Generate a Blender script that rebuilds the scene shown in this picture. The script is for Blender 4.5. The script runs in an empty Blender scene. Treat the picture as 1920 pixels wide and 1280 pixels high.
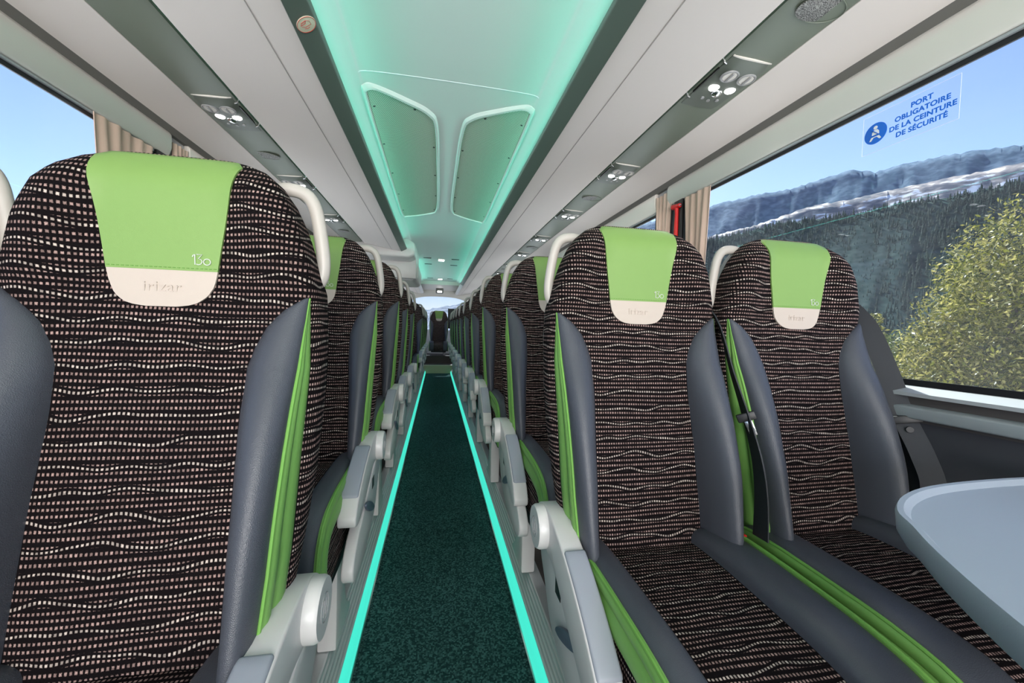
import bpy, bmesh, math, random
from mathutils import Vector, Matrix
random.seed(7)
scn = bpy.context.scene
COL = scn.collection
R = math.radians

# ------------------------------------------------------------------ camera, sky, sun, exposure
F_PX, YAW, PITCH, ROLL = 725.0, 0.192, -0.034, 0.028
CAM = Vector((-0.04, 0.0, 1.05))
cd = bpy.data.cameras.new('camera')
cam = bpy.data.objects.new('camera', cd)
COL.objects.link(cam)
cd.sensor_width = 36.0
cd.lens = F_PX / 1920 * 36
cd.clip_start = 0.02
cd.clip_end = 9000
_f = Vector((math.sin(YAW) * math.cos(PITCH), math.cos(YAW) * math.cos(PITCH), math.sin(PITCH)))
_r = Vector((math.cos(YAW), -math.sin(YAW), 0))
_u = _r.cross(_f)
_cr, _sr = math.cos(ROLL), math.sin(ROLL)
_r2 = _r * _cr + _u * _sr
_u2 = -_r * _sr + _u * _cr
cam.matrix_world = Matrix(((_r2.x, _u2.x, -_f.x, CAM.x), (_r2.y, _u2.y, -_f.y, CAM.y), (_r2.z, _u2.z, -_f.z, CAM.z), (0, 0, 0, 1)))
scn.camera = cam

scn.view_settings.view_transform = 'Standard'
scn.view_settings.look = 'None'
scn.view_settings.gamma = 1
scn.view_settings.use_curve_mapping = False
scn.view_settings.exposure = 0.08

SUN_DIR = Vector((0.13, 0.72, 0.68)).normalized()      # towards the sun: behind the bus, a little to the table side
world = bpy.data.worlds.new('sky')
scn.world = world
world.use_nodes = True
wn = world.node_tree.nodes
wl = world.node_tree.links
wn.clear()
wo = wn.new('ShaderNodeOutputWorld')
wb = wn.new('ShaderNodeBackground')
sky = wn.new('ShaderNodeTexSky')
sky.sky_type = 'NISHITA'
sky.sun_disc = False
sky.sun_elevation = math.asin(SUN_DIR.z)
sky.sun_rotation = math.atan2(SUN_DIR.x, SUN_DIR.y)
sky.altitude = 900
sky.dust_density = 0.6
sky.ozone_density = 2.0
tint = wn.new('ShaderNodeMix'); tint.data_type = 'RGBA'; tint.blend_type = 'MULTIPLY'; tint.inputs[0].default_value = 1
tint.inputs[7].default_value = (1.08, .94, 1.0, 1)
wl.new(sky.outputs[0], tint.inputs[6]); wl.new(tint.outputs[2], wb.inputs[0])
wb.inputs[1].default_value = 0.27
wl.new(wb.outputs[0], wo.inputs[0])

sd = bpy.data.lights.new('sun', 'SUN')
sd.energy = 12.0
sd.angle = R(0.6)
sd.color = (1.0, 0.93, 0.82)
sun = bpy.data.objects.new('sun', sd)
COL.objects.link(sun)
sun.rotation_euler = (-SUN_DIR).to_track_quat('-Z', 'Y').to_euler()

def area(name, loc, rot, sx, sy, energy, color):
    l = bpy.data.lights.new(name, 'AREA')
    l.shape = 'RECTANGLE'
    l.size, l.size_y, l.energy, l.color = sx, sy, energy, color
    o = bpy.data.objects.new(name, l)
    COL.objects.link(o)
    o.location, o.rotation_euler = loc, rot
    return o
# fill lamp added at the windscreen behind the camera, standing in for daylight
area('windscreen_fill', (0, -2.55, 1.05), (R(112), 0, 0), 2.2, 1.5, 120, (1.0, 0.97, 0.94))

# LED coves above the luggage-bin rails, shining across the ceiling
def cove_light(s, a, b, e):
    z = Vector((s, 0, -.10)).normalized(); x = Vector((0, 1, 0)).cross(z)
    rot = Matrix(((x.x, 0, z.x), (x.y, 1, z.y), (x.z, 0, z.z))).to_euler()
    area('cove_led_light', (s * .434, (a + b) / 2, 1.899), rot, .018, b - a, e, (.17, .95, .72))
cove_light(1, -2.5, 8.3, 9)
cove_light(-1, -2.5, 4.3, 6)
cove_light(-1, 5.8, 8.3, 3)

# ------------------------------------------------------------------ materials
def mat(name, color=(.5, .5, .5), rough=.5, metal=0, emit=None, estr=1.0, spec=.5, bump=None, sheen=0):
    m = bpy.data.materials.new(name)
    m.use_nodes = True
    nt = m.node_tree
    b = nt.nodes['Principled BSDF']
    b.inputs['Base Color'].default_value = (*color, 1)
    b.inputs['Roughness'].default_value = rough
    b.inputs['Metallic'].default_value = metal
    b.inputs['Specular IOR Level'].default_value = spec
    if sheen:
        b.inputs['Sheen Weight'].default_value = sheen
    if emit:
        b.inputs['Emission Color'].default_value = (*emit, 1)
        b.inputs['Emission Strength'].default_value = estr
    if bump:
        kind, scale, strength, dist = bump
        tc = nt.nodes.new('ShaderNodeTexCoord')
        if kind == 'voronoi':
            t = nt.nodes.new('ShaderNodeTexVoronoi'); t.feature = 'DISTANCE_TO_EDGE'; t.inputs['Scale'].default_value = scale; out = t.outputs['Distance']
        else:
            t = nt.nodes.new('ShaderNodeTexNoise'); t.inputs['Scale'].default_value = scale; t.inputs['Detail'].default_value = 4; out = t.outputs['Fac']
        bp = nt.nodes.new('ShaderNodeBump')
        bp.inputs['Strength'].default_value = strength
        bp.inputs['Distance'].default_value = dist
        nt.links.new(tc.outputs['Object'], t.inputs['Vector'])
        nt.links.new(out, bp.inputs['Height'])
        nt.links.new(bp.outputs[0], b.inputs['Normal'])
    return m

def N(nt, typ, **kw):
    n = nt.nodes.new(typ)
    for k, v in kw.items():
        setattr(n, k, v)
    return n
def MATH(nt, op, a, b=None, c=None):
    n = nt.nodes.new('ShaderNodeMath'); n.operation = op
    for i, v in enumerate((a, b, c)):
        if v is None: continue
        if isinstance(v, (int, float)): n.inputs[i].default_value = v
        else: nt.links.new(v, n.inputs[i])
    return n.outputs[0]
def noise_mix(m, c1, c2, scale, lo=.4, hi=.6, detail=4, stretch=(1, 1, 1), coord='Object'):
    nt = m.node_tree
    b = nt.nodes['Principled BSDF']
    tc = N(nt, 'ShaderNodeTexCoord'); mp = N(nt, 'ShaderNodeMapping'); mp.inputs['Scale'].default_value = stretch
    nz = N(nt, 'ShaderNodeTexNoise'); nz.inputs['Scale'].default_value = scale; nz.inputs['Detail'].default_value = detail
    cr = N(nt, 'ShaderNodeValToRGB')
    cr.color_ramp.elements[0].position = lo; cr.color_ramp.elements[0].color = (*c1, 1)
    cr.color_ramp.elements[1].position = hi; cr.color_ramp.elements[1].color = (*c2, 1)
    nt.links.new(tc.outputs[coord], mp.inputs['Vector']); nt.links.new(mp.outputs[0], nz.inputs['Vector'])
    nt.links.new(nz.outputs['Fac'], cr.inputs[0]); nt.links.new(cr.outputs[0], b.inputs['Base Color'])
    return cr

def fabric_material():
    m = mat('dotted_plush', (.012, .010, .014), .9, spec=.06, bump=('noise', 1500, .35, .0015))
    nt = m.node_tree; b = nt.nodes['Principled BSDF']
    uv = N(nt, 'ShaderNodeUVMap'); uv.uv_map = 'UVMap'
    sp = N(nt, 'ShaderNodeSeparateXYZ'); nt.links.new(uv.outputs[0], sp.inputs[0])
    u, v = sp.outputs[0], sp.outputs[1]
    # straight rows of small pinkish tufts, crossed by wandering rows of paler tufts with bare plush beside them
    def wav(us, vs, seed):
        cb = N(nt, 'ShaderNodeCombineXYZ')
        nt.links.new(MATH(nt, 'MULTIPLY', u, us), cb.inputs[0]); nt.links.new(MATH(nt, 'MULTIPLY', v, vs), cb.inputs[1]); cb.inputs[2].default_value = seed
        nz = N(nt, 'ShaderNodeTexNoise'); nz.inputs['Scale'].default_value = 1; nz.inputs['Detail'].default_value = 0
        nt.links.new(cb.outputs[0], nz.inputs['Vector'])
        return MATH(nt, 'SUBTRACT', nz.outputs['Fac'], .5)
    PU, PV, PW = 0.0061, 0.0100, 0.036
    vb = MATH(nt, 'ADD', v, MATH(nt, 'MULTIPLY', wav(5, 12, 4.0), .012))
    row = MATH(nt, 'DIVIDE', vb, PV); colm = MATH(nt, 'DIVIDE', u, PU)
    fr = MATH(nt, 'FRACT', row); fu = MATH(nt, 'FRACT', colm)
    ri = MATH(nt, 'FLOOR', row); ci = MATH(nt, 'FLOOR', colm)
    vw = MATH(nt, 'ADD', v, MATH(nt, 'MULTIPLY', wav(14, 13, 0.0), .026))
    wrow = MATH(nt, 'DIVIDE', vw, PW); wi = MATH(nt, 'FLOOR', wrow)
    dw = MATH(nt, 'MULTIPLY', MATH(nt, 'ABSOLUTE', MATH(nt, 'SUBTRACT', MATH(nt, 'FRACT', wrow), .5)), PW)
    du = MATH(nt, 'ABSOLUTE', MATH(nt, 'SUBTRACT', fu, .5))
    def soft(x, edge, w):
        n = nt.nodes.new('ShaderNodeMapRange'); n.interpolation_type = 'SMOOTHSTEP'
        n.inputs[1].default_value = edge - w; n.inputs[2].default_value = edge + w; n.inputs[3].default_value = 1; n.inputs[4].default_value = 0
        nt.links.new(x, n.inputs[0]); return n.outputs[0]
    jit = N(nt, 'ShaderNodeTexNoise'); jit.inputs['Scale'].default_value = 900; jit.inputs['Detail'].default_value = 1; nt.links.new(uv.outputs[0], jit.inputs['Vector'])
    jj = MATH(nt, 'MULTIPLY', MATH(nt, 'SUBTRACT', jit.outputs['Fac'], .5), .30)
    mu = soft(MATH(nt, 'ADD', du, jj), .25, .09)
    mb = MATH(nt, 'MULTIPLY', soft(MATH(nt, 'ADD', MATH(nt, 'ABSOLUTE', MATH(nt, 'SUBTRACT', fr, .5)), jj), .185, .07), MATH(nt, 'GREATER_THAN', dw, .0056))
    mw = soft(MATH(nt, 'ADD', dw, MATH(nt, 'MULTIPLY', jj, .004)), .0018, .0006)
    wd = N(nt, 'ShaderNodeTexWhiteNoise'); wd.noise_dimensions = '3D'
    cb = N(nt, 'ShaderNodeCombineXYZ'); nt.links.new(ri, cb.inputs[0]); nt.links.new(ci, cb.inputs[1]); nt.links.new(wi, cb.inputs[2]); nt.links.new(cb.outputs[0], wd.inputs['Vector'])
    rowc = N(nt, 'ShaderNodeMix'); rowc.data_type = 'RGBA'
    rowc.inputs[6].default_value = (.46, .31, .275, 1); rowc.inputs[7].default_value = (.64, .54, .47, 1)
    nt.links.new(mw, rowc.inputs[0])
    dot = MATH(nt, 'MULTIPLY', MATH(nt, 'MULTIPLY', MATH(nt, 'MAXIMUM', mb, mw), mu), MATH(nt, 'MULTIPLY_ADD', wd.outputs['Value'], .6, .4))
    mx = N(nt, 'ShaderNodeMix'); mx.data_type = 'RGBA'
    mx.inputs[6].default_value = (.006, .0045, .005, 1)
    nt.links.new(rowc.outputs[2], mx.inputs[7]); nt.links.new(dot, mx.inputs[0])
    nt.links.new(mx.outputs[2], b.inputs['Base Color'])
    return m

def carpet_material():
    m = mat('speckled_carpet', (.02, .03, .03), .95, spec=.1, bump=('noise', 350, .5, .003))
    nt = m.node_tree; b = nt.nodes['Principled BSDF']
    tc = N(nt, 'ShaderNodeTexCoord')
    vo = N(nt, 'ShaderNodeTexVoronoi'); vo.inputs['Scale'].default_value = 190; vo.inputs['Randomness'].default_value = .55
    nt.links.new(tc.outputs['Object'], vo.inputs['Vector'])
    sp = N(nt, 'ShaderNodeSeparateColor'); nt.links.new(vo.outputs['Color'], sp.inputs[0])
    cr = N(nt, 'ShaderNodeValToRGB')
    e = cr.color_ramp.elements
    e[0].position = .3; e[0].color = (.009, .033, .032, 1)  # dark green carpet tones with some teal LED glow put into the colour
    e[1].position = 1.0; e[1].color = (.055, .145, .135, 1)
    nt.links.new(sp.outputs[0], cr.inputs[0]); nt.links.new(cr.outputs[0], b.inputs['Base Color'])
    return m

def glass_material(name, tint, gloss=.06, dust=0):
    m = bpy.data.materials.new(name); m.use_nodes = True
    nt = m.node_tree; nt.nodes.clear()
    o = N(nt, 'ShaderNodeOutputMaterial'); mx = N(nt, 'ShaderNodeMixShader')
    t = N(nt, 'ShaderNodeBsdfTransparent'); t.inputs[0].default_value = (*tint, 1)
    g = N(nt, 'ShaderNodeBsdfGlossy'); g.inputs['Roughness'].default_value = 0.0
    mx.inputs[0].default_value = gloss
    nt.links.new(t.outputs[0], mx.inputs[1]); nt.links.new(g.outputs[0], mx.inputs[2])
    if dust:
        tl = N(nt, 'ShaderNodeBsdfTranslucent'); tl.inputs[0].default_value = (.8, .82, .85, 1)
        nz = N(nt, 'ShaderNodeTexNoise'); nz.inputs['Scale'].default_value = 3.5; nz.inputs['Detail'].default_value = 5
        mp = N(nt, 'ShaderNodeMapping'); mp.inputs['Scale'].default_value = (1, 1.6, .5); tc = N(nt, 'ShaderNodeTexCoord')
        nt.links.new(tc.outputs['Object'], mp.inputs['Vector']); nt.links.new(mp.outputs[0], nz.inputs['Vector'])
        m2 = N(nt, 'ShaderNodeMixShader')
        nt.links.new(MATH(nt, 'MULTIPLY', nz.outputs['Fac'], dust * 2), m2.inputs[0])
        nt.links.new(mx.outputs[0], m2.inputs[1]); nt.links.new(tl.outputs[0], m2.inputs[2]); nt.links.new(m2.outputs[0], o.inputs[0])
    else:
        nt.links.new(mx.outputs[0], o.inputs[0])
    return m

def grille_material():
    m = mat('perforated_metal', (.40, .50, .42), .45, .3)
    nt = m.node_tree; b = nt.nodes['Principled BSDF']
    tc = N(nt, 'ShaderNodeTexCoord'); sp = N(nt, 'ShaderNodeSeparateXYZ'); nt.links.new(tc.outputs['Object'], sp.inputs[0])
    P = .0085
    yy = MATH(nt, 'DIVIDE', sp.outputs[1], P * .866); row = MATH(nt, 'FLOOR', yy)
    off = MATH(nt, 'MULTIPLY', MATH(nt, 'MODULO', MATH(nt, 'ABSOLUTE', row), 2), .5)
    fx = MATH(nt, 'SUBTRACT', MATH(nt, 'FRACT', MATH(nt, 'ADD', MATH(nt, 'DIVIDE', sp.outputs[0], P), off)), .5)
    fy = MATH(nt, 'SUBTRACT', MATH(nt, 'FRACT', yy), .5)
    d = MATH(nt, 'SQRT', MATH(nt, 'ADD', MATH(nt, 'MULTIPLY', fx, fx), MATH(nt, 'MULTIPLY', fy, fy)))
    hole = MATH(nt, 'LESS_THAN', d, .33)
    mx = N(nt, 'ShaderNodeMix'); mx.data_type = 'RGBA'
    mx.inputs[6].default_value = (.72, .76, .64, 1); mx.inputs[7].default_value = (.24, .27, .21, 1)
    nt.links.new(hole, mx.inputs[0]); nt.links.new(mx.outputs[2], b.inputs['Base Color'])
    return m

def speaker_material():
    m = mat('speaker_mesh', (.2, .2, .19), .6)
    noise_mix(m, (.06, .06, .06), (.36, .36, .34), 420, .42, .58, 0)
    return m

M = dict(
    fabric=fabric_material(),
    leather=mat('slate_leather', (.062, .068, .082), .42, spec=.5, bump=('voronoi', 430, .35, .0015)),
    green=mat('green_leather', (.205, .345, .092), .5, spec=.4, bump=('voronoi', 500, .1, .001)),
    green_side=mat('green_gusset', (.19, .40, .095), .5, spec=.4, bump=('voronoi', 500, .1, .001)),
    piping=mat('green_piping', (.17, .39, .075), .55, spec=.35),
    cream=mat('cream_leather', (.53, .45, .38), .5, bump=('voronoi', 500, .08, .001)),
    cream_dark=mat('cream_emboss', (.505, .425, .36), .5),
    logo=mat('silver_print', (.62, .66, .58), .4),
    stitch=mat('green_stitching', (.10, .27, .03), .7),
    white=mat('white_plastic', (.62, .60, .58), .35),
    handle=mat('ivory_plastic', (.50, .465, .42), .35),
    pad=mat('grey_pad', (.30, .32, .36), .5, bump=('noise', 900, .15, .001)),
    lever=mat('slate_plastic', (.10, .12, .16), .4),
    black=mat('black_plastic', (.012, .012, .013), .45),
    backshell=mat('grey_shell', (.33, .33, .33), .4),
    belt=mat('black_webbing', (.020, .022, .027), .55, bump=('noise', 700, .3, .001)),
    red=mat('red_plastic', (.65, .02, .02), .35),
    chrome=mat('chrome', (.75, .76, .76), .18, 1.0),
    panel=mat('cloth_panel', (.80, .735, .69), .8, spec=.2, bump=('noise', 1200, .12, .001)),
    header=mat('ivory_header', (.78, .74, .68), .55),
    seam=mat('panel_seam', (.42, .385, .36), .8),
    sage=mat('sage_strip', (.175, .205, .160), .42),
    sage_dark=mat('dark_sage_panel', (.13, .150, .125), .42),
    groove=mat('dark_groove', (.03, .034, .03), .6),
    rail=mat('rail_grey', (.15, .18, .155), .35, .25),
    rail_white=mat('rail_white', (.66, .62, .60), .35),
    recess=mat('grey_recess', (.17, .165, .15), .6),
    ceiling=mat('ceiling_laminate', (.72, .74, .72), .45),
    led=mat('teal_led', (.02, .3, .25), .5, emit=(.06, .76, .58), estr=.95),
    cove=mat('teal_cove', (.4, .75, .65), .5, emit=(.05, .85, .64), estr=1),
    lamp=mat('lit_lamp', (1, 1, 1), .3, emit=(1, .99, .97), estr=9),
    carpet=carpet_material(),
    podium=mat('brown_vinyl', (.075, .06, .05), .6),
    ribs=mat('ribbed_aluminium', (.55, .58, .58), .35, .4),
    wood=mat('pale_wood', (.50, .46, .28), .5),
    wall=mat('charcoal_cloth', (.045, .047, .055), .85, bump=('noise', 900, .2, .001)),
    sill=mat('sill_white', (.36, .385, .40), .4),
    sill_dark=mat('sill_brown', (.065, .058, .055), .7),
    railgrey=mat('grey_trim', (.22, .25, .26), .4),
    frit=mat('black_frit', (.012, .013, .015), .3),
    curtain=mat('beige_curtain', (.58, .43, .35), .85, spec=.1),
    glass=glass_material('tinted_glass', (.82, .88, .92), .013, .020),
    rear_glass=glass_material('dark_tinted_glass', (.50, .55, .60), .013, .02),
    clear=glass_material('clear_glass', (.95, .97, .97), .05),
    film=glass_material('clear_film', (.985, .985, .99), .004),
    grille=grille_material(),
    speaker=speaker_material(),
    table=mat('table_grey', (.40, .45, .50), .5, bump=('noise', 600, .1, .001)),
    blue=mat('blue_print', (.006, .15, .72), .5),
    signwhite=mat('white_print', (.85, .87, .9), .5),
    stickercream=mat('sticker_cream', (.72, .68, .52), .5),
    stickerred=mat('sticker_red', (.50, .04, .03), .5),
    bounce_ground=mat('pale_ground', (.84, .81, .78), .9),  # whitened so the ground bounces sunlight up into the bus
    snow=mat('snow', (.8, .82, .85), .7),
    bark=mat('bark', (.10, .07, .05), .9),
    conifer=mat('conifer_green', (.020, .052, .036), .9),
    shell=mat('bus_shell', (.5, .5, .5), .5),
)
# carpeted hills and leaves get their own colour variation
def leaf_material(name, c1, c2, c3):
    m = mat(name, c2, .45, spec=.5)
    nt = m.node_tree; b = nt.nodes['Principled BSDF']
    g = N(nt, 'ShaderNodeNewGeometry'); cr = N(nt, 'ShaderNodeValToRGB')
    e = cr.color_ramp.elements
    e[0].color = (*c1, 1); e[1].color = (*c3, 1); e[1].position = 1
    n = e.new(.5); n.color = (*c2, 1)
    nt.links.new(g.outputs['Random Per Island'], cr.inputs[0]); nt.links.new(cr.outputs[0], b.inputs['Base Color'])
    tr = N(nt, 'ShaderNodeBsdfTranslucent'); nt.links.new(cr.outputs[0], tr.inputs[0])
    mx = N(nt, 'ShaderNodeMixShader'); mx.inputs[0].default_value = .4
    out = nt.nodes['Material Output']
    nt.links.new(b.outputs[0], mx.inputs[1]); nt.links.new(tr.outputs[0], mx.inputs[2]); nt.links.new(mx.outputs[0], out.inputs[0])
    return m
M['leaf'] = leaf_material('olive_leaves', (.030, .045, .004), (.20, .20, .012), (.60, .52, .17))
M['leaf2'] = leaf_material('green_leaves', (.03, .05, .01), (.09, .13, .02), (.26, .27, .10))

# ------------------------------------------------------------------ mesh helpers
class MB:
    def __init__(self):
        self.v = []; self.f = []; self.mi = []
    def add(self, verts, faces, mi=0):
        k = len(self.v)
        self.v += [tuple(p) for p in verts]
        self.f += [tuple(i + k for i in f) for f in faces]
        self.mi += [mi] * len(faces)
        return self
    def rings(self, rings, cap=True, closed=True, mi=0):
        n = len(rings[0]); vs = [p for r in rings for p in r]; fs = []
        for i in range(len(rings) - 1):
            for j in range(n if closed else n - 1):
                a = i * n + j; b = i * n + (j + 1) % n
                fs.append((a, b, b + n, a + n))
        if cap and closed:
            fs.append(tuple(range(n - 1, -1, -1))); o = (len(rings) - 1) * n
            fs.append(tuple(o + i for i in range(n)))
        return self.add(vs, fs, mi)
    def tube(self, path, r, n=10, flat=1.0, closed=False, mi=0):
        path = [Vector(p) for p in path]; rings = []
        up = None
        for i, p in enumerate(path):
            a = path[i - 1] if i > 0 else (path[-1] if closed else p)
            c = path[i + 1] if i < len(path) - 1 else (path[0] if closed else p)
            t = (c - a).normalized()
            if up is None:
                up = Vector((0, 0, 1)) if abs(t.z) < .9 else Vector((0, 1, 0))
            s = t.cross(up).normalized(); up = s.cross(t).normalized()
            rr = r[i] if isinstance(r, (list, tuple)) else r
            rings.append([p + (s * math.cos(2 * math.pi * k / n) * rr + up * math.sin(2 * math.pi * k / n) * rr * flat) for k in range(n)])
        if closed: rings.append(rings[0])
        return self.rings(rings, cap=not closed, mi=mi)
    def box(self, x0, x1, y0, y1, z0, z1, mi=0):
        v = [(x, y, z) for x in (x0, x1) for y in (y0, y1) for z in (z0, z1)]
        return self.add(v, [(0, 1, 3, 2), (4, 6, 7, 5), (0, 4, 5, 1), (2, 3, 7, 6), (0, 2, 6, 4), (1, 5, 7, 3)], mi)
    def prism(self, poly, ax, a, b, mi=0):
        # poly in the two axes other than ax, in cyclic order x:(y,z) y:(x,z) z:(x,y)
        def P(p, t):
            return {'x': (t, p[0], p[1]), 'y': (p[0], t, p[1]), 'z': (p[0], p[1], t)}[ax]
        n = len(poly)
        vs = [P(p, a) for p in poly] + [P(p, b) for p in poly]
        fs = [(i, (i + 1) % n, (i + 1) % n + n, i + n) for i in range(n)] + [tuple(range(n - 1, -1, -1)), tuple(range(n, 2 * n))]
        return self.add(vs, fs, mi)
    def disc(self, c, nrm, r, depth, n=24, flat=1.0, xdir=None, mi=0):
        c = Vector(c); nrm = Vector(nrm).normalized()
        x = Vector(xdir) if xdir else (Vector((0, 0, 1)).cross(nrm) if abs(nrm.z) < .9 else Vector((1, 0, 0)))
        x = (x - nrm * x.dot(nrm)).normalized(); y = nrm.cross(x)
        def ring(rr, d): return [c + nrm * d + x * rr * math.cos(2 * math.pi * k / n) + y * rr * flat * math.sin(2 * math.pi * k / n) for k in range(n)]
        return self.rings([ring(r, 0), ring(r, depth * .7), ring(r * .93, depth)], mi=mi)
    def build(self, name, m, parent=None, smooth=True, bevel=0, seg=2, angle=40, uvfn=None):
        me = bpy.data.meshes.new(name)
        me.from_pydata(self.v, [], self.f)
        ms = m if isinstance(m, (list, tuple)) else [m]
        for k in ms: me.materials.append(k)
        if len(ms) > 1:
            for p, i in zip(me.polygons, self.mi): p.material_index = i
        bm = bmesh.new(); bm.from_mesh(me)
        bmesh.ops.recalc_face_normals(bm, faces=bm.faces)
        if bevel:
            es = [e for e in bm.edges if len(e.link_faces) == 2 and e.calc_face_angle(0) > R(28)]
            bmesh.ops.bevel(bm, geom=es, offset=bevel, segments=seg, profile=.5, affect='EDGES', clamp_overlap=True)
        uvl = bm.loops.layers.uv.new('UVMap')
        for f in bm.faces:
            nx, ny, nz = (abs(q) for q in f.normal)
            for lp in f.loops:
                p = lp.vert.co
                if uvfn:
                    lp[uvl].uv = uvfn(p); continue
                lp[uvl].uv = (p.y, p.z) if (nx > ny * 1.3 and nx > nz) else ((p.x, p.z) if ny >= nz * .8 else (p.x, p.y))
        bm.to_mesh(me); bm.free()
        if smooth:
            me.polygons.foreach_set('use_smooth', [True] * len(me.polygons))
            me.set_sharp_from_angle(angle=R(angle))
        o = bpy.data.objects.new(name, me)
        COL.objects.link(o)
        if parent: o.parent = parent
        return o
def tag(o, label=None, cat=None, group=None, kind=None):
    for k, v in (('label', label), ('category', cat), ('group', group), ('kind', kind)):
        if v: o[k] = v
    return o
def empty(name, loc=(0, 0, 0)):
    o = bpy.data.objects.new(name, None); COL.objects.link(o); o.location = loc; o.empty_display_size = .1
    return o
def copy_tree(o, parent=None):
    c = o.copy(); COL.objects.link(c); c.parent = parent
    for ch in list(o.children): copy_tree(ch, c)
    return c
def struct(o): o['kind'] = 'structure'; return o
def interp(tab, x):
    if x <= tab[0][0]: return tab[0][1]
    for (a, b), (c, d) in zip(tab, tab[1:]):
        if x <= c:
            t = (x - a) / (c - a); return b + (d - b) * t
    return tab[-1][1]
def smoothpath(pts, n=6, closed=False):
    pts = [Vector(p) for p in pts]; out = []; L = len(pts)
    rng = range(L if closed else L - 1)
    for i in rng:
        p0 = pts[(i - 1) % L] if (closed or i > 0) else pts[0]; p1 = pts[i]; p2 = pts[(i + 1) % L]
        p3 = pts[(i + 2) % L] if (closed or i + 2 < L) else pts[-1]
        for k in range(n):
            t = k / n
            out.append(.5 * ((2 * p1) + (p2 - p0) * t + (2 * p0 - 5 * p1 + 4 * p2 - p3) * t * t + (3 * p1 - p0 - 3 * p2 + p3) * t ** 3))
    if not closed: out.append(pts[-1])
    return out
def text_mesh(body, size, depth=0.0004, align='CENTER', font_shear=0.0, bold=0.0, spacing=1.0):
    cu = bpy.data.curves.new('lettering', 'FONT')
    cu.body = body; cu.size = size; cu.extrude = depth; cu.align_x = align; cu.offset = bold; cu.space_character = spacing
    o = bpy.data.objects.new('tmp', cu); COL.objects.link(o)
    dg = bpy.context.evaluated_depsgraph_get(); dg.update()
    me = bpy.data.meshes.new_from_object(o.evaluated_get(dg))
    bpy.data.objects.remove(o)
    vs = [tuple(v.co) for v in me.vertices]; fs = [tuple(p.vertices) for p in me.polygons]
    bpy.data.meshes.remove(me)
    return vs, fs
def pix_ray(px, py):
    return (_r2 * ((px - 960) / F_PX) - _u2 * ((py - 640) / F_PX) + _f)

# ------------------------------------------------------------------ the bus: setting
Y0, Y1 = -2.6, 10.0          # windscreen, rear wall
ZP = 0.13                    # height of the seat podium above the aisle
WX = 1.18                    # inside of the side windows
def sym(fn):
    for s, nm in ((-1, 'left'), (1, 'right')): fn(s, nm)

struct(MB().box(-.27, .27, Y0, 8.75, -.05, 0).build('floor', M['carpet'], smooth=False))
struct(MB().box(-WX - .04, WX + .04, Y0, Y1, -.35, -.05).build('floor_underbody', M['shell'], smooth=False))
def podium(s, nm):
    struct(MB().box(s * .36, s * (WX + .03), Y0, Y1, -.05, ZP).build('floor_podium_' + nm, M['podium'], smooth=False))
    # riser with the lit LED strip, then the ribbed aluminium edge
    struct(MB().prism([(s * .262, .0), (s * .268, .0), (s * .268, .014), (s * .262, .014)], 'y', Y0, 8.75).build('trim_1_' + nm, M['chrome'], smooth=False))
    m = MB()
    m.prism([(s * .270, .008), (s * .295, .008), (s * .295, .062), (s * .286, .062), (s * .277, .052), (s * .272, .035)], 'y', Y0, 8.72)
    o = m.build('led_strip', M['led'], smooth=True)
    tag(o, 'teal glowing LED strip along the aisle step on the side %s' % ('away from the white table' if s < 0 else 'of the white table'), 'led strip', 'aisle floor LED strips')
    m = MB()
    prof = [(s * .287, .060)]
    for k in range(6):
        x, z = .2865 + k * .0065, .064 + k * .0115
        prof += [(s * x, z), (s * x, z + .006), (s * (x + .0045), z + .0075)]
    prof += [(s * .330, .129), (s * .362, .130), (s * .362, .060)]
    m.prism(prof, 'y', Y0, 8.74)
    struct(m.build('trim_2_' + nm, M['ribs'], smooth=False))
sym(podium)

# end of the aisle: step and rear platform
struct(MB().box(-.36, .36, 8.75, 9.12, -.05, .17).build('floor_step', M['wood'], smooth=False))
struct(MB().box(-.36, .36, 8.752, 9.12, .17, .185).build('trim_3', M['stickercream'], smooth=False))
struct(MB().box(-.36, .36, 9.12, Y1, -.05, .36).build('floor_platform', M['podium'], smooth=False))
struct(MB().box(-.36, .36, 8.80, 9.12, .185, .19).build('floor_landing', M['podium'], smooth=False))

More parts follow.
